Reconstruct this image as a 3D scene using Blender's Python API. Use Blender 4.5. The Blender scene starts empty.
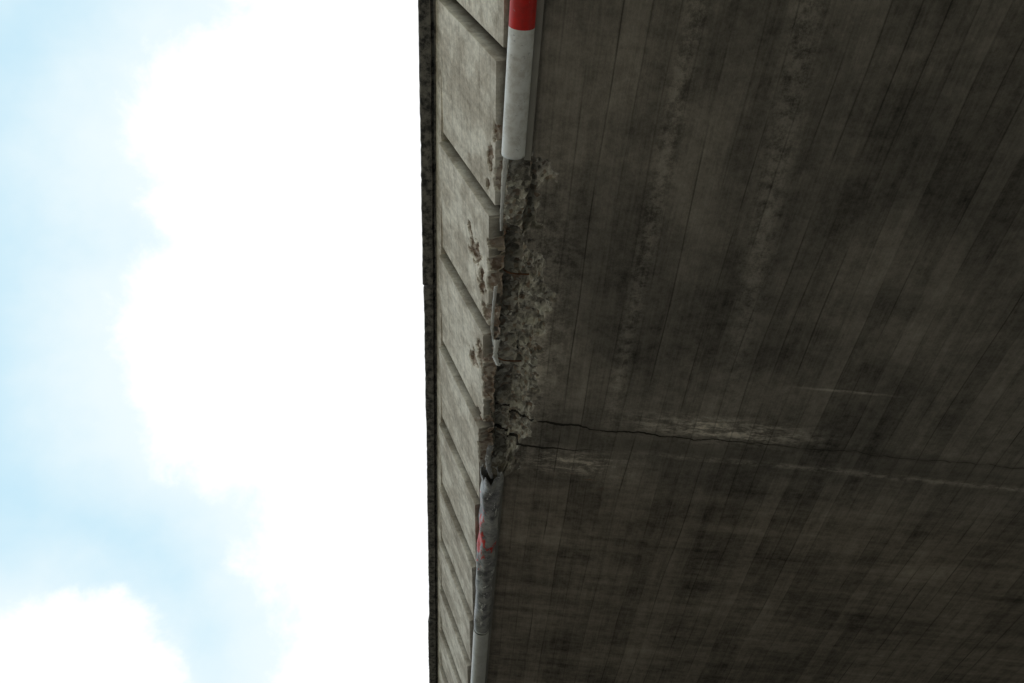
import bpy, math, random
from mathutils import Vector, Matrix, noise
random.seed(4)
sc=bpy.context.scene
sc.view_settings.view_transform='Standard'; sc.view_settings.look='None'; sc.view_settings.exposure=0
ZO=1.6   # camera height; deck heights below are relative to it

# ------------------------------------------------------------------ node helpers
class G:
    def __init__(s,nt): s.nt=nt
    def n(s,t,**k):
        n=s.nt.nodes.new(t)
        for a,b in k.items(): setattr(n,a,b)
        return n
    def put(s,sock,v):
        if isinstance(v,bpy.types.NodeSocket): s.nt.links.new(v,sock)
        else: sock.default_value=v
    def m(s,op,*a,clamp=False):
        n=s.n('ShaderNodeMath',operation=op,use_clamp=clamp)
        for i,v in enumerate(a): s.put(n.inputs[i],v)
        return n.outputs[0]
    def add(s,*a):
        r=a[0]
        for b in a[1:]: r=s.m('ADD',r,b)
        return r
    def mul(s,*a):
        r=a[0]
        for b in a[1:]: r=s.m('MULTIPLY',r,b)
        return r
    def sub(s,a,b): return s.m('SUBTRACT',a,b)
    def ss(s,v,a,b,c=0.0,d=1.0):
        n=s.n('ShaderNodeMapRange',interpolation_type='SMOOTHSTEP')
        s.put(n.inputs[0],v)
        for i,q in enumerate((a,b,c,d)): n.inputs[i+1].default_value=q
        return n.outputs[0]
    def band(s,v,c,w):
        return s.ss(s.m('ABSOLUTE',s.sub(v,c)),0.0,w,1.0,0.0)
    def xyz(s,x,y,z=0.0):
        n=s.n('ShaderNodeCombineXYZ')
        for i,v in enumerate((x,y,z)): s.put(n.inputs[i],v)
        return n.outputs[0]
    def noise(s,vec,scale,detail=4,rough=.6,dist=0):
        n=s.n('ShaderNodeTexNoise'); s.put(n.inputs['Vector'],vec)
        n.inputs['Scale'].default_value=scale;n.inputs['Detail'].default_value=detail
        n.inputs['Roughness'].default_value=rough;n.inputs['Distortion'].default_value=dist
        return n.outputs['Fac']
    def mix(s,f,a,b,mode='MIX'):
        n=s.n('ShaderNodeMix',data_type='RGBA',blend_type=mode)
        s.put(n.inputs[0],f)
        for i,v in ((6,a),(7,b)):
            if isinstance(v,tuple): v=tuple(v)+((1,) if len(v)==3 else ())
            s.put(n.inputs[i],v)
        return n.outputs[2]
    def grey(s,v):
        return s.xyz(v,v,v)

def newmat(name,rough=.85):
    m=bpy.data.materials.new(name); m.use_nodes=True
    b=m.node_tree.nodes['Principled BSDF']; b.inputs['Roughness'].default_value=rough
    b.inputs['Specular IOR Level'].default_value=.25
    return m,G(m.node_tree),b
def coords(g):
    t=g.n('ShaderNodeTexCoord'); s=g.n('ShaderNodeSeparateXYZ'); g.nt.links.new(t.outputs['Object'],s.inputs[0])
    return t.outputs['Object'],s.outputs[0],s.outputs[1],s.outputs[2]
def bump(g,b,h,strength=.5,dist=.01):
    n=g.n('ShaderNodeBump'); n.inputs['Strength'].default_value=strength; n.inputs['Distance'].default_value=dist
    g.put(n.inputs['Height'],h); g.put(b.inputs['Normal'],n.outputs[0])

# ------------------------------------------------------------------ deck soffit concrete
def boards(g,P,x,y):
    wob=g.mul(g.sub(g.noise(g.xyz(g.mul(x,1.8),g.mul(y,.6)),1.0,1),.5),.08)
    xb=g.m('DIVIDE',g.add(x,wob,5.0),.105)
    wn=g.n('ShaderNodeTexWhiteNoise',noise_dimensions='1D'); g.put(wn.inputs['W'],g.m('FLOOR',xb))
    wn2=g.n('ShaderNodeTexWhiteNoise',noise_dimensions='1D'); g.put(wn2.inputs['W'],g.add(g.m('ROUND',xb),77.0))
    fr=g.m('FRACT',xb)
    edge=g.ss(g.m('MINIMUM',fr,g.sub(1.0,fr)),0.0,.055,1.0,0.0)
    inter=g.ss(g.noise(g.xyz(g.mul(x,7.0),g.mul(y,1.6)),1.0,3),.34,.60)
    return wn.outputs['Value'],g.mul(edge,inter,g.add(.3,g.mul(wn2.outputs['Value'],.7)))
def broken(g,P):
    vo=g.n('ShaderNodeTexVoronoi'); g.put(vo.inputs['Vector'],P); vo.inputs['Scale'].default_value=48
    sp=g.n('ShaderNodeSeparateColor'); g.nt.links.new(vo.outputs['Color'],sp.inputs[0])
    nn=g.noise(P,11,4,.7)
    bk=g.mix(g.ss(nn,.3,.65),(.17,.155,.13),(.53,.50,.43))
    bk=g.mix(g.mul(g.ss(sp.outputs[0],.6,.85),.65),bk,(.10,.09,.075))
    bk=g.mix(g.mul(g.ss(sp.outputs[1],.80,.88),.6),bk,(.70,.68,.61))
    bk=g.mix(g.mul(g.ss(sp.outputs[2],.82,.9),.5),bk,(.24,.15,.09))
    return bk
def soffit_concrete():
    m,g,b=newmat('stained_soffit_concrete',.9)
    P,x,y,z=coords(g)
    at=g.n('ShaderNodeAttribute',attribute_name='dmg').outputs['Fac']
    bright,line=boards(g,P,x,y)
    n1=g.noise(P,1.1,3,.62)
    n2=g.noise(g.xyz(g.mul(x,14.0),g.mul(y,.9)),1.0,2,.6)
    n3=g.noise(g.xyz(g.mul(x,.8),g.mul(y,10.0),3.3),1.0,4,.65)
    n4=g.noise(P,17,6,.84)
    n6=g.noise(g.xyz(g.mul(x,90.0),g.mul(y,3.0),5.0),1.0,3,.7)
    v=g.add(.19,g.mul(n1,.95),g.mul(g.sub(n2,.5),.50),g.mul(g.sub(bright,.5),.24),g.mul(g.sub(n4,.5),1.25),g.mul(g.sub(n6,.5),.55))
    v=g.add(v,g.mul(g.ss(y,2.6,4.2,.3,1.1),g.sub(n3,.5)))
    strip=g.mul(g.band(g.add(x,g.mul(y,-.10)),.83,.10),g.ss(y,3.3,1.7),g.ss(n4,.35,.6),.50)
    strip2=g.mul(g.band(x,.52,.07),g.ss(y,4.2,2.2),g.ss(n4,.4,.6),.40)
    near=g.mul(g.ss(x,.30,.02),g.ss(n4,.40,.60),g.band(y,2.6,1.3),.75)
    sn=g.noise(g.xyz(g.mul(x,6.0),g.mul(y,24.0)),1.0,5,.75)
    scr=g.mul(g.band(y,3.12,.15),g.band(x,1.15,.75),g.ss(g.add(g.mul(sn,.7),g.mul(n4,.3)),.44,.60),1.9)
    scr2=g.mul(g.band(y,2.74,.014),g.band(x,1.7,.35),g.ss(sn,.36,.56),1.0)
    scr3=g.mul(g.band(y,3.50,.16),g.band(x,.35,.5),g.ss(g.add(g.mul(sn,.7),g.mul(n4,.3)),.47,.60),1.4)
    scr4=g.mul(g.band(g.sub(y,g.mul(n1,.06)),3.33,.035),g.ss(x,.5,1.1),g.ss(g.add(g.mul(sn,.6),g.mul(n4,.4)),.42,.58),.9)
    v=g.add(v,strip,strip2,near)
    v=g.add(v,scr,scr2,scr3,scr4)
    dx=g.sub(x,.125); dy=g.sub(y,2.86)
    rr=g.add(g.m('SQRT',g.add(g.mul(dx,dx),g.mul(dy,dy,.45))),g.mul(g.sub(n4,.5),.04))
    v=g.add(v,g.mul(g.ss(rr,.078,.066),.25))
    v=g.m('MAXIMUM',g.mul(v,g.sub(1.0,g.mul(line,.75))),.10)
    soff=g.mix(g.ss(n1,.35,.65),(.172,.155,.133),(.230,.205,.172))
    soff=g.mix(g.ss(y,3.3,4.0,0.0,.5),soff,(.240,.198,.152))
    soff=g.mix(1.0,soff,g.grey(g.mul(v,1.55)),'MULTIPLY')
    rust=g.mul(g.band(y,3.62,.25),g.band(x,.5,.5),g.ss(sn,.58,.68))
    soff=g.mix(g.mul(rust,.6),soff,(.20,.07,.035))
    soff=g.mix(g.mul(g.band(y,3.30,.22),g.ss(n1,.3,.6),.40),soff,(.06,.054,.045))
    # cracks
    cn=g.mul(g.sub(g.noise(g.xyz(x,0.0,2.0),2.6,4,.62),.5),.15)
    d1=g.m('ABSOLUTE',g.sub(g.sub(y,3.19),cn))
    c1=g.m('LESS_THAN',d1,g.mul(g.ss(x,.0,1.8,.008,.0026),g.ss(sn,.36,.6,.25,1.25)))
    d2=g.m('ABSOLUTE',g.sub(g.sub(y,3.385),g.mul(cn,-.8)))
    c2=g.mul(g.m('LESS_THAN',d2,g.ss(x,.0,.55,.010,.0)),g.m('LESS_THAN',x,.6))
    crack=g.m('MAXIMUM',c1,c2)
    soff=g.mix(g.mul(g.ss(d1,.03,.0),g.ss(n4,.4,.6),.5),soff,(.06,.054,.045))
    edgeN=g.add(at,g.mul(g.sub(n4,.5),1.2))
    col=g.mix(g.ss(edgeN,.28,.62),soff,broken(g,P))
    col=g.mix(g.mul(crack,g.ss(x,2.2,.9,.6,.92)),col,(.014,.012,.010))
    g.put(b.inputs['Base Color'],col)
    bump(g,b,g.noise(P,26,4,.82),.8,.010)
    return m
SOFF=soffit_concrete()
def fascia_concrete():
    m,g,b=newmat('board_marked_fascia_concrete',.9)
    P,x,y,z=coords(g)
    at=g.n('ShaderNodeAttribute',attribute_name='dmg').outputs['Fac']
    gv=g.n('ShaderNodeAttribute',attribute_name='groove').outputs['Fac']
    f1=g.noise(g.xyz(g.mul(x,2.0),g.mul(y,24.0),g.mul(z,2.0)),1.0,4,.65)
    f2=g.noise(P,3.8,5,.72)
    f3=g.noise(P,34.0,4,.8)
    zb=g.m('FRACT',g.m('DIVIDE',g.add(z,g.mul(f2,.02)),.118))
    bl=g.ss(g.m('MINIMUM',zb,g.sub(1.0,zb)),0.0,.07,1.0,0.0)
    fv=g.add(.08,g.mul(f1,.65),g.mul(f2,1.35),g.mul(g.sub(f3,.5),1.2),g.mul(bl,-.2))
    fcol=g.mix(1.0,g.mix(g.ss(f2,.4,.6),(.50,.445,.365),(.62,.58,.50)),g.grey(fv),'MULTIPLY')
    fcol=g.mix(g.mul(g.ss(g.noise(P,7,4,.75),.55,.66),.42),fcol,(.22,.18,.13))
    fcol=g.mix(g.mul(g.ss(z,ZO+3.22,ZO+3.05),g.ss(f1,.4,.6),.35),fcol,(.27,.24,.19))
    fcol=g.mix(g.mul(gv,.88),fcol,(.035,.031,.026))  # grime plus recess shade, painted dark into the grooves and panel foot
    edgeN=g.add(at,g.mul(g.sub(f3,.5),.8))
    col=g.mix(g.ss(edgeN,.25,.5),fcol,g.mix(.4,broken(g,P),(.19,.085,.04)))
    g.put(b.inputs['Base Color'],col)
    bump(g,b,f3,.7,.008)
    return m
FASC=fascia_concrete()

def simple_conc(name,c1,c2,sc_=4,rough=.9):
    m,g,b=newmat(name,rough); P,x,y,z=coords(g)
    a=g.noise(P,sc_,4,.75)
    col=g.mix(g.ss(a,.35,.65),c1,c2)
    g.put(b.inputs['Base Color'],col); return m
COPE=simple_conc('lichen_stained_coping',(.035,.035,.035),(.21,.20,.18),20)
ABUT=simple_conc('abutment_concrete',(.22,.21,.19),(.34,.32,.28),1.2)
PAVE=simple_conc('paving_concrete',(.26,.25,.23),(.36,.34,.31),3)
ASPH=simple_conc('asphalt',(.04,.04,.042),(.065,.063,.06),6)
GRASS=simple_conc('verge_grass',(.055,.070,.025),(.12,.115,.055),1.5)
WHITE=simple_conc('road_marking_paint',(.6,.6,.58),(.78,.78,.76),9)
RUST=simple_conc('rusty_rebar',(.07,.035,.02),(.17,.085,.05),25)

def mesh(name,vs,fs,mat,parent=None,smooth=False):
    me=bpy.data.meshes.new(name); me.from_pydata(vs,[],fs); me.update()
    o=bpy.data.objects.new(name,me); sc.collection.objects.link(o)
    me.materials.append(mat); o.parent=parent
    if smooth: me.polygons.foreach_set('use_smooth',[True]*len(me.polygons))
    return o
def box(name,x0,x1,y0,y1,z0,z1,mat,parent=None,bev=0):
    v=[(x,y,z) for x in (x0,x1) for y in (y0,y1) for z in (z0,z1)]
    f=[(0,1,3,2),(4,6,7,5),(0,4,5,1),(2,3,7,6),(0,2,6,4),(1,5,7,3)]
    o=mesh(name,v,f,mat,parent)
    if bev:
        k=o.modifiers.new('b','BEVEL'); k.width=bev; k.segments=2
    return o
def empty(name):
    o=bpy.data.objects.new(name,None); sc.collection.objects.link(o); return o
def sst(a,b,v):
    t=max(0,min(1,(v-a)/(b-a))); return t*t*(3-2*t)
def cl(v): return max(0.,min(1.,v))

bridge=empty('concrete_bridge')
Y0,Y1=-9.0,22.0
# ------------------------------------------------------------------ edge beam (soffit lip, corner, fascia)
prof=[]
xx=.5
while xx>.34: prof.append((xx,3.0,'s',xx+.05)); xx-=.04
while xx>-.060: prof.append((xx,3.0,'s',xx+.05)); xx-=.007
for (a,c) in ((-.062,3.002),(-.066,3.012),(-.070,3.025),(-.080,3.030),(-.095,3.032),(-.11,3.034),(-.125,3.036),(-.14,3.037),(-.155,3.038),(-.168,3.039)):
    prof.append((a,c,'c',0))
fx,fz=-.172,3.040
dX,dZ=-.343,.70
L=math.hypot(dX,dZ); t=(dX/L,dZ/L); nin=(t[1],-t[0])
s=0
while s<L: prof.append((fx+t[0]*s,fz+t[1]*s,'f',s)); s+=.009 if s<.40 else .02
for s in (L,L+.004,L+.008,L+.03,L+.06,L+.085): prof.append((fx+t[0]*s,fz+t[1]*s,'t',s))
ex,ez=prof[-1][0],prof[-1][1]

SP=.715
gro=[1.885+SP*k for k in range(-16,28)]
DA,DB=1.48,3.82
ys=set()
y=Y0
while y<Y1:
    ys.add(round(y,4)); y+= .0075 if DA<y<DB else (.05 if -1<y<9 else .2)
GW=.026
for gk in gro:
    if not(Y0+.1<gk<Y1-.1): continue
    for q in list(ys):
        if abs(q-gk)<GW+.016: ys.discard(q)
    for d in (-GW-.012,-GW,-GW+.004,-.018,-.006,.006,.018,GW-.003,GW,GW+.012): ys.add(round(gk+d,4))
ys=sorted(ys)
def groove(yv):
    for gk in gro:
        d=abs(yv-gk)
        if d<=GW-.002: return 1.
        if d<GW+.002: return .12
    return 0.
N=lambda a,b,c:noise.noise(Vector((a,b,c)))
def rock(p):
    d,_=noise.voronoi(p*14); d2,_=noise.voronoi(p*42)
    return (d[1]-d[0])*1.5+.6*(d2[1]-d2[0])+1.1*noise.fractal(p*8,.8,2.2,5)
chips=[(.218,2.23,.075,.075),(.13,2.36,.06,.07),(.186,2.93,.06,.07),(.08,2.80,.06,.08),(.07,2.52,.05,.05),(.30,2.15,.03,.04),(.10,3.30,.04,.04),(.09,1.66,.03,.06),(.03,1.52,.03,.05),(.12,1.80,.02,.03)]
vs=[];dm=[];grime_shade_v=[]
for yv in ys:
    gr=groove(yv)
    fpos=((yv-gro[0])%SP)/SP
    # the panels are lapped: each one stands proud at its near end
    lap=.030*(1-fpos)
    env=sst(1.53,1.60,yv)*(1-sst(3.60,3.72,yv))
    wS=.060+.085*sst(1.85,2.3,yv)*(1-sst(3.2,3.6,yv))+.06*N(yv*2.7,5,1)+.05*N(yv*8,2,8)
    wF=.03+.05*N(yv*3.2,9,4)+.06*N(yv*9,1,1)
    cd=.040+.045*sst(1.8,2.4,yv)+.06*N(yv*3.5,3,7)
    for (px,pz,k,q) in prof:
        p=Vector((px,yv,pz)); m=0; dx=dz=0
        fine=(DA<yv<DB)
        if k=='s':
            if fine and q<.42:
                e=.07*N(px*13,yv*13,1)+.035*N(px*40,yv*40,4)
                m=cl((wS*env-q+e*env)/.03)
                if env<.02: m=0
                r=rock(p)
                dep=m*max(.003,.010+.06*sst(.13,0,q)+.028*r)
                dz=dep
                pit=cl((N(px*16,yv*16,9)*.8+N(px*45,yv*45,2)*.4-.24)*4)*env*sst(.30,.06,q)
                dz+=pit*.006; m=max(m,pit*.5)
                dx=dep*.2
        elif k=='c':
            if fine and env>0:
                m=env; r=rock(p)
                dep=m*max(-.006,cd-.01+.036*r); dx=dep*.45; dz=dep*.9
        else:
            if fine and q<.45:
                e=.04*N(1,yv*16,q*16)+.02*N(4,yv*45,q*45)
                m=cl((wF*env-q+e*env)/.02) if env>.02 else 0
                for (cs,cy,rs,ry) in chips:
                    dd=math.hypot((q-cs)/rs,(yv-cy)/ry)
                    if dd<2: dd+=1.0*N(yv*20,q*20,3)+.5*N(yv*50,q*50,3)
                    m=max(m,cl((1-dd)*3))
                if m>0:
                    r=rock(p); dep=m*max(.004,.014+.03*env*sst(.06,0,q)+.014*r)
                    dx=dep*nin[0];dz=dep*nin[1]
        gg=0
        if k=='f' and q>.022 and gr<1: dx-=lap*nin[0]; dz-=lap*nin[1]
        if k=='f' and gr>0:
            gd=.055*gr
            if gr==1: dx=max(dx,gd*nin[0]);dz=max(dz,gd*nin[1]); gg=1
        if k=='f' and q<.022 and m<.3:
            dx=max(dx,.04*nin[0]);dz=max(dz,.04*nin[1]); gg=1  # recessed foot strip also gets the painted groove shade
        if k=='t':
            hh=.010 if q>L+.003 else 0
            dx-=hh*nin[0]; dz-=hh*nin[1]
        vs.append((px+dx,yv,pz+dz+ZO)); dm.append(m); grime_shade_v.append(gg)
n=len(prof); fs=[]; mi=[]
for j in range(len(ys)-1):
    for i in range(n-1):
        a=j*n+i; fs.append((a,a+1,a+n+1,a+n)); mi.append(0 if prof[i][2] in 'sc' else 1)
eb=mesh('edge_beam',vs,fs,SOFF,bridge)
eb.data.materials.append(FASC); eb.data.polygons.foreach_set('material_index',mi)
for nm,arr in (('dmg',dm),('groove',grime_shade_v)):
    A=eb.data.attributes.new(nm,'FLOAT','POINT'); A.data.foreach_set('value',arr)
# deck slab and top
XR=9.4
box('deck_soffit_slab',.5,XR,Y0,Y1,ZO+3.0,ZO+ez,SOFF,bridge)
box('deck_top',-.30,XR,Y0,Y1,ZO+ez+.002,ZO+4.0,ASPH,bridge)
mesh('far_fascia',[(XR,Y0,ZO+3.0),(XR+.5,Y0,ZO+ez),(XR+.5,Y1,ZO+ez),(XR,Y1,ZO+3.0)],[(0,3,2,1)],ABUT,bridge)
box('far_coping',XR+.05,XR+.6,Y0,Y1,ZO+ez+.002,ZO+4.15,COPE,bridge,.01)
for i,yy in enumerate((Y0,Y1)):
    box('beam_end_%d'%(i+1),-.12,.5,yy-.3 if i==0 else yy,yy if i==0 else yy+.3,ZO+3.05,ZO+ez,ABUT,bridge)
# coping segments
cy=2.93-4*4.0; k=0
while cy<Y1:
    y0=max(cy+.012,Y0); y1=min(cy+4-.012,Y1)
    jit=(.009,-.004,.0,.005)[k%4]
    if y1-y0>.2:
        pr=[(-.30,ez+.001),(ex-.004,ez+.001),(ex-.010,ez-.004),(ex-.018,ez-.006),(ex-.021,ez+.014),(ex-.030,ez+.014),(ex-.034,ez-.008),(-.645+jit,ez-.012),(-.652+jit,ez-.004),(-.654+jit,4.15),(-.644,4.16),(-.31,4.18),(-.30,4.17)]
        V=[];F=[]
        steps=max(2,int((y1-y0)/.03)); m_=len(pr)
        for j in range(steps+1):
            yv=y0+(y1-y0)*j/steps
            for q,(a,c) in enumerate(pr):
                w=.004*N(yv*3,q*.3,2)+.003*N(yv*28,q,5) if 2<=q<=9 else 0
                V.append((a+w,yv,c+w*.7+ZO))
        for j in range(steps):
            for q in range(m_):
                q2=(q+1)%m_; F.append((j*m_+q,(j+1)*m_+q,(j+1)*m_+q2,j*m_+q2))
        F.append(tuple(range(m_))); F.append(tuple(steps*m_+q for q in reversed(range(m_))))
        mesh('coping_%d'%k,V,F,COPE,bridge)
    cy+=4; k+=1
box('abutment_near',.5,XR-.2,-9,-4.0,0,ZO+2.999,ABUT,bridge,.02)
box('abutment_far',.5,XR-.2,16.0,22,0,ZO+2.999,ABUT,bridge,.02)

# ------------------------------------------------------------------ striped pipe
def pipe_mat():
    m,g,b=newmat('scuffed_red_white_paint',.4)
    P,x,y,z=coords(g)
    isred=g.m('GREATER_THAN',g.m('MODULO',g.add(g.sub(y,1.03),40.0),2.0),1.0)
    isred=g.mul(isred,g.m('LESS_THAN',y,1.5))
    dirt=g.noise(P,12,4,.75)
    fl=g.noise(g.xyz(g.mul(x,22.0),g.mul(y,9.0),g.mul(z,22.0)),1.0,5,.78)
    fleck=g.mul(g.m('GREATER_THAN',g.add(g.mul(g.band(y,4.36,.26),.34),g.mul(g.band(y,4.05,.25),.16),g.mul(g.ss(x,-.10,-.16),.25),g.mul(g.sub(fl,.5),2.0)),.47),g.m('GREATER_THAN',y,3.85),g.m('LESS_THAN',y,4.7))
    isred=g.m('MAXIMUM',isred,g.mul(g.m('GREATER_THAN',y,6.9),g.m('LESS_THAN',y,7.9)))
    wht=g.mix(g.ss(dirt,.42,.70),(.86,.86,.84),(.64,.615,.57))
    wht=g.mix(g.ss(y,5.3,5.5,0.0,.5),wht,(.40,.39,.37))
    red=g.mix(g.ss(dirt,.4,.7),(.68,.03,.025),(.50,.035,.03))
    col=g.mix(isred,wht,red)
    steel=g.mix(g.ss(dirt,.3,.7),(.11,.11,.12),(.46,.45,.44))
    pat=g.mul(g.ss(y,3.3,3.35),g.ss(y,5.46,5.44))
    scrape=g.mul(pat,g.ss(fl,.62,.58))
    chip=g.mul(g.ss(g.noise(P,45,3,.7),.64,.68),.5)
    col=g.mix(g.m('MAXIMUM',scrape,chip),col,steel)
    col=g.mix(fleck,col,red)
    g.put(b.inputs['Base Color'],col)
    bump(g,b,fl,.45,.005)
    return m
PAINT=pipe_mat()
pipe=empty('striped_warning_pipe')
def tube(name,y0,y1,cx,cz,r,torn0=0,dent=0,seed=0):
    nseg=36; steps=max(8,int((y1-y0)/.015)); V=[];F=[]
    for j in range(steps+1):
        f=j/steps
        for i in range(nseg):
            a=2*math.pi*i/nseg
            yv=y0+(y1-y0)*f
            if torn0: yv+=torn0*(1-sst(0,.15,f))*(.5+N(math.cos(a)*1.7,math.sin(a)*1.7,seed)+.5*N(math.cos(a)*5,math.sin(a)*5,seed+3))
            rr=r*(1+.012*N(yv*2,a,seed))
            if dent: rr*=1+dent*N(yv*5,math.cos(a)*1.3,math.sin(a)*1.3+seed)*(1-sst(y0+.2,y0+1.4,yv)*.7)
            V.append((cx+rr*math.cos(a),yv,cz+rr*math.sin(a)+ZO))
    for j in range(steps):
        for i in range(nseg):
            i2=(i+1)%nseg; F.append((j*nseg+i,j*nseg+i2,(j+1)*nseg+i2,(j+1)*nseg+i))
    o=mesh(name,V,F,PAINT,pipe,True)
    k=o.modifiers.new('t','SOLIDIFY'); k.thickness=.004; k.offset=-1
    return o
PX,PZ,PR=-.115,2.990,.046
tube('pipe_section_1',-8.5,1.56,PX,PZ,PR,seed=2)
tube('pipe_section_2',3.60,5.47,-.112,3.0,.056,torn0=.12,dent=.5,seed=5)
tube('pipe_section_3',5.485,21.5,-.112,3.0,.056,seed=7)
for i,(a,c) in enumerate(((-8.5,1.58),(3.74,21.5))):
    box('fixing_flange_%d'%(i+1),-.068,-.038,a,c,ZO+2.984,ZO+2.997,ABUT,pipe,.002)
def ribbon(name,pts,w0,axis,seed,parent=pipe,mat=PAINT):
    V=[];F=[]
    nn=60
    for j in range(nn+1):
        f=j/nn*(len(pts)-1); i=min(int(f),len(pts)-2); q=f-i
        p=Vector(pts[i]).lerp(Vector(pts[i+1]),q)
        ww=w0*(1-.65*j/nn)*(1+.45*N(j*.25,seed,1))
        tw=.9*N(j*.04,seed,5)
        for uu in (-1,-.33,.33,1):
            d=Vector((math.cos(axis+tw),0,math.sin(axis+tw)))*uu*ww
            bulge=Vector((-math.sin(axis+tw),0,math.cos(axis+tw)))*(-(1-uu*uu))*ww*.5
            pp=p+d+bulge; V.append((pp.x,pp.y,pp.z+ZO))
    for j in range(nn):
        for q in range(3): F.append((j*4+q,j*4+q+1,(j+1)*4+q+1,(j+1)*4+q))
    o=mesh(name,V,F,mat,parent,True)
    k=o.modifiers.new('t','SOLIDIFY'); k.thickness=.004
ribbon('torn_strip_1',[(-.145,1.56,3.0),(-.150,1.70,3.01),(-.152,1.85,3.02),(-.150,1.98,3.05)],.013,.5,1)
ribbon('torn_strip_2',[(-.160,2.30,3.05),(-.165,2.42,3.03),(-.165,2.55,3.02),(-.155,2.68,3.04)],.012,1.0,2)
ribbon('torn_strip_3',[(-.135,2.62,3.02),(-.14,2.70,2.985),(-.12,2.77,2.99),(-.11,2.80,3.04)],.016,.2,3)
ribbon('torn_strip_4',[(-.13,3.44,3.03),(-.145,3.52,3.0),(-.13,3.60,2.97),(-.11,3.66,2.96)],.022,.4,6)
def bar(name,pts,r):
    cu=bpy.data.curves.new(name,'CURVE'); cu.dimensions='3D'; cu.bevel_depth=r; cu.bevel_resolution=3
    sp=cu.splines.new('NURBS'); sp.points.add(len(pts)-1)
    for q,p in zip(sp.points,pts): q.co=(p[0],p[1],p[2]+ZO,1)
    sp.use_endpoint_u=True; sp.order_u=3
    o=bpy.data.objects.new(name,cu); sc.collection.objects.link(o); cu.materials.append(RUST); o.parent=bridge
bar('exposed_stirrup_1',[(-.15,2.79,3.10),(-.13,2.79,3.06),(-.07,2.80,3.055),(.0,2.80,3.07)],.0045)
bar('exposed_stirrup_2',[(-.15,2.22,3.11),(-.12,2.23,3.07),(-.06,2.23,3.06),(.0,2.23,3.07)],.0045)

# ------------------------------------------------------------------ ground level
mesh('ground',[(-1500,-1500,0),(1500,-1500,0),(1500,1500,0),(-1500,1500,0)],[(0,1,2,3)],GRASS)
mesh('road',[(-400,2.2,.004),(400,2.2,.004),(400,13.5,.004),(-400,13.5,.004)],[(0,1,2,3)],ASPH)
box('pavement',-400,400,-2.2,2.05,-.1,.12,PAVE)
box('kerb',-400,400,2.053,2.2,-.1,.13,ABUT,None,.015)
box('kerb',-400,400,13.5,13.65,-.1,.13,ABUT,None,.015)
lm=empty('lane_marking')
for i in range(40):
    x=-120+i*6
    mesh('dash_%d'%i,[(x,7.8,.008),(x+3,7.8,.008),(x+3,7.92,.008),(x,7.92,.008)],[(0,1,2,3)],WHITE,lm)
for i,yy in enumerate((2.55,13.0)):
    mesh('edge_line_%d'%i,[(-400,yy,.008),(400,yy,.008),(400,yy+.12,.008),(-400,yy+.12,.008)],[(0,1,2,3)],WHITE,lm)

# ------------------------------------------------------------------ sky, sun
sun_dir=Vector((.28,.30,.90)).normalized()
el=math.asin(sun_dir.z); az=math.atan2(sun_dir.x,sun_dir.y)
w=bpy.data.worlds.new('World'); sc.world=w; w.use_nodes=True
w.cycles.sampling_method='MANUAL'; w.cycles.sample_map_resolution=256
g=G(w.node_tree); bg=w.node_tree.nodes['Background']
sky=g.n('ShaderNodeTexSky'); sky.sky_type='NISHITA'; sky.sun_disc=False
sky.sun_elevation=el; sky.sun_rotation=az; sky.dust_density=.6
bg.inputs['Strength'].default_value=.13
D=g.n('ShaderNodeTexCoord').outputs['Generated']
def pd(px,py):
    F=780.;e=Vector((-72,894,F)).normalized(); c=Vector((.994,.109,0)); c=(c-c.dot(e)*e).normalized(); u=c.cross(e)
    v=Vector((px-512,py-341.5,F)).normalized(); return Vector((v.dot(c),v.dot(e),v.dot(u)))
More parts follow.
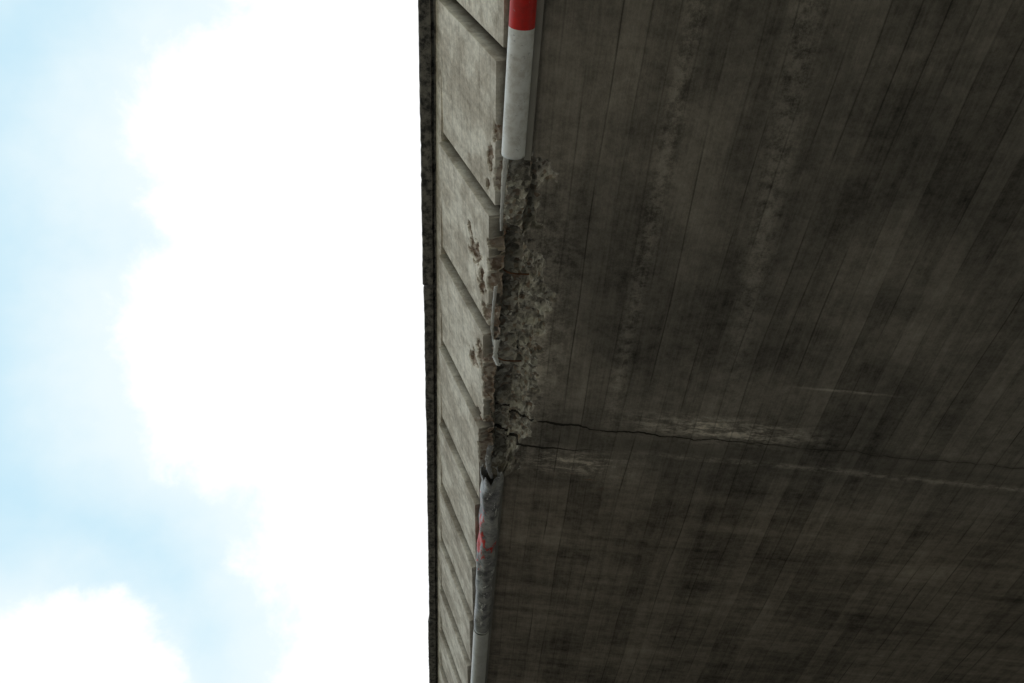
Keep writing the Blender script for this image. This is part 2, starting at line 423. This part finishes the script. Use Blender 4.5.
blobs=[(pd(310,170),.20,1.),(pd(275,345),.185,1.),(pd(440,60),.25,1.),(pd(450,340),.26,1.),(pd(470,510),.26,1.),(pd(440,690),.20,.9),(pd(40,735),.14,.95),
 (Vector((.3,.5,.8)),.45,.8),(Vector((-.95,-.2,.3)),.5,.9),(Vector((.2,-.8,.5)),.5,.9),(Vector((-.5,-.6,.6)),.35,.9),(Vector((.8,.3,.3)),.5,.9)]
cur=None
for c,r,a in blobs:
    vm=g.n('ShaderNodeVectorMath',operation='DISTANCE'); g.put(vm.inputs[0],D); vm.inputs[1].default_value=Vector(c).normalized()
    v=g.mul(g.sub(1.0,g.m('DIVIDE',vm.outputs['Value'],r)),a)
    v=g.m('MAXIMUM',v,-.9)
    cur=v if cur is None else g.m('SMOOTH_MAX',cur,v,.12)
nz=g.noise(D,9,6,.64,.2)
dens=g.add(cur,g.mul(g.sub(nz,.5),.75))
cl_=g.ss(dens,-.06,.16)
# thin veil thickening towards the cloud
wisp=g.ss(g.add(g.mul(cur,.75),g.mul(g.noise(D,4.0,5,.62),.9)),-.15,.55,.0,.95)
base=g.mix(.92,sky.outputs[0],(4.75,6.75,7.75))
base=g.mix(wisp,base,(6.75,7.55,7.8))
g.put(bg.inputs['Color'],g.mix(cl_,base,(8.6,8.65,8.7)))
sl=bpy.data.lights.new('sun','SUN'); sl.energy=3.6; sl.angle=math.radians(.5); sl.color=(1,.93,.85)
so=bpy.data.objects.new('sun',sl); sc.collection.objects.link(so)
so.rotation_euler=(-sun_dir).to_track_quat('-Z','Y').to_euler(); so.location=(0,0,30)

# ------------------------------------------------------------------ camera
F=780.
e=Vector((-72,894,F)).normalized(); c=Vector((.994,.109,0)); c=(c-c.dot(e)*e).normalized(); u=c.cross(e)
cx=Vector((c.x,e.x,u.x)); cyv=-Vector((c.y,e.y,u.y)); cz=-Vector((c.z,e.z,u.z))
M=Matrix.Identity(4)
for i in range(3):
    M[i][0]=cx[i];M[i][1]=cyv[i];M[i][2]=cz[i]
M[2][3]=ZO
cam=bpy.data.cameras.new('camera'); co=bpy.data.objects.new('camera',cam); sc.collection.objects.link(co)
co.matrix_world=M; cam.sensor_width=36; cam.lens=F/1024*36; cam.clip_start=.05; cam.clip_end=5000
sc.camera=co
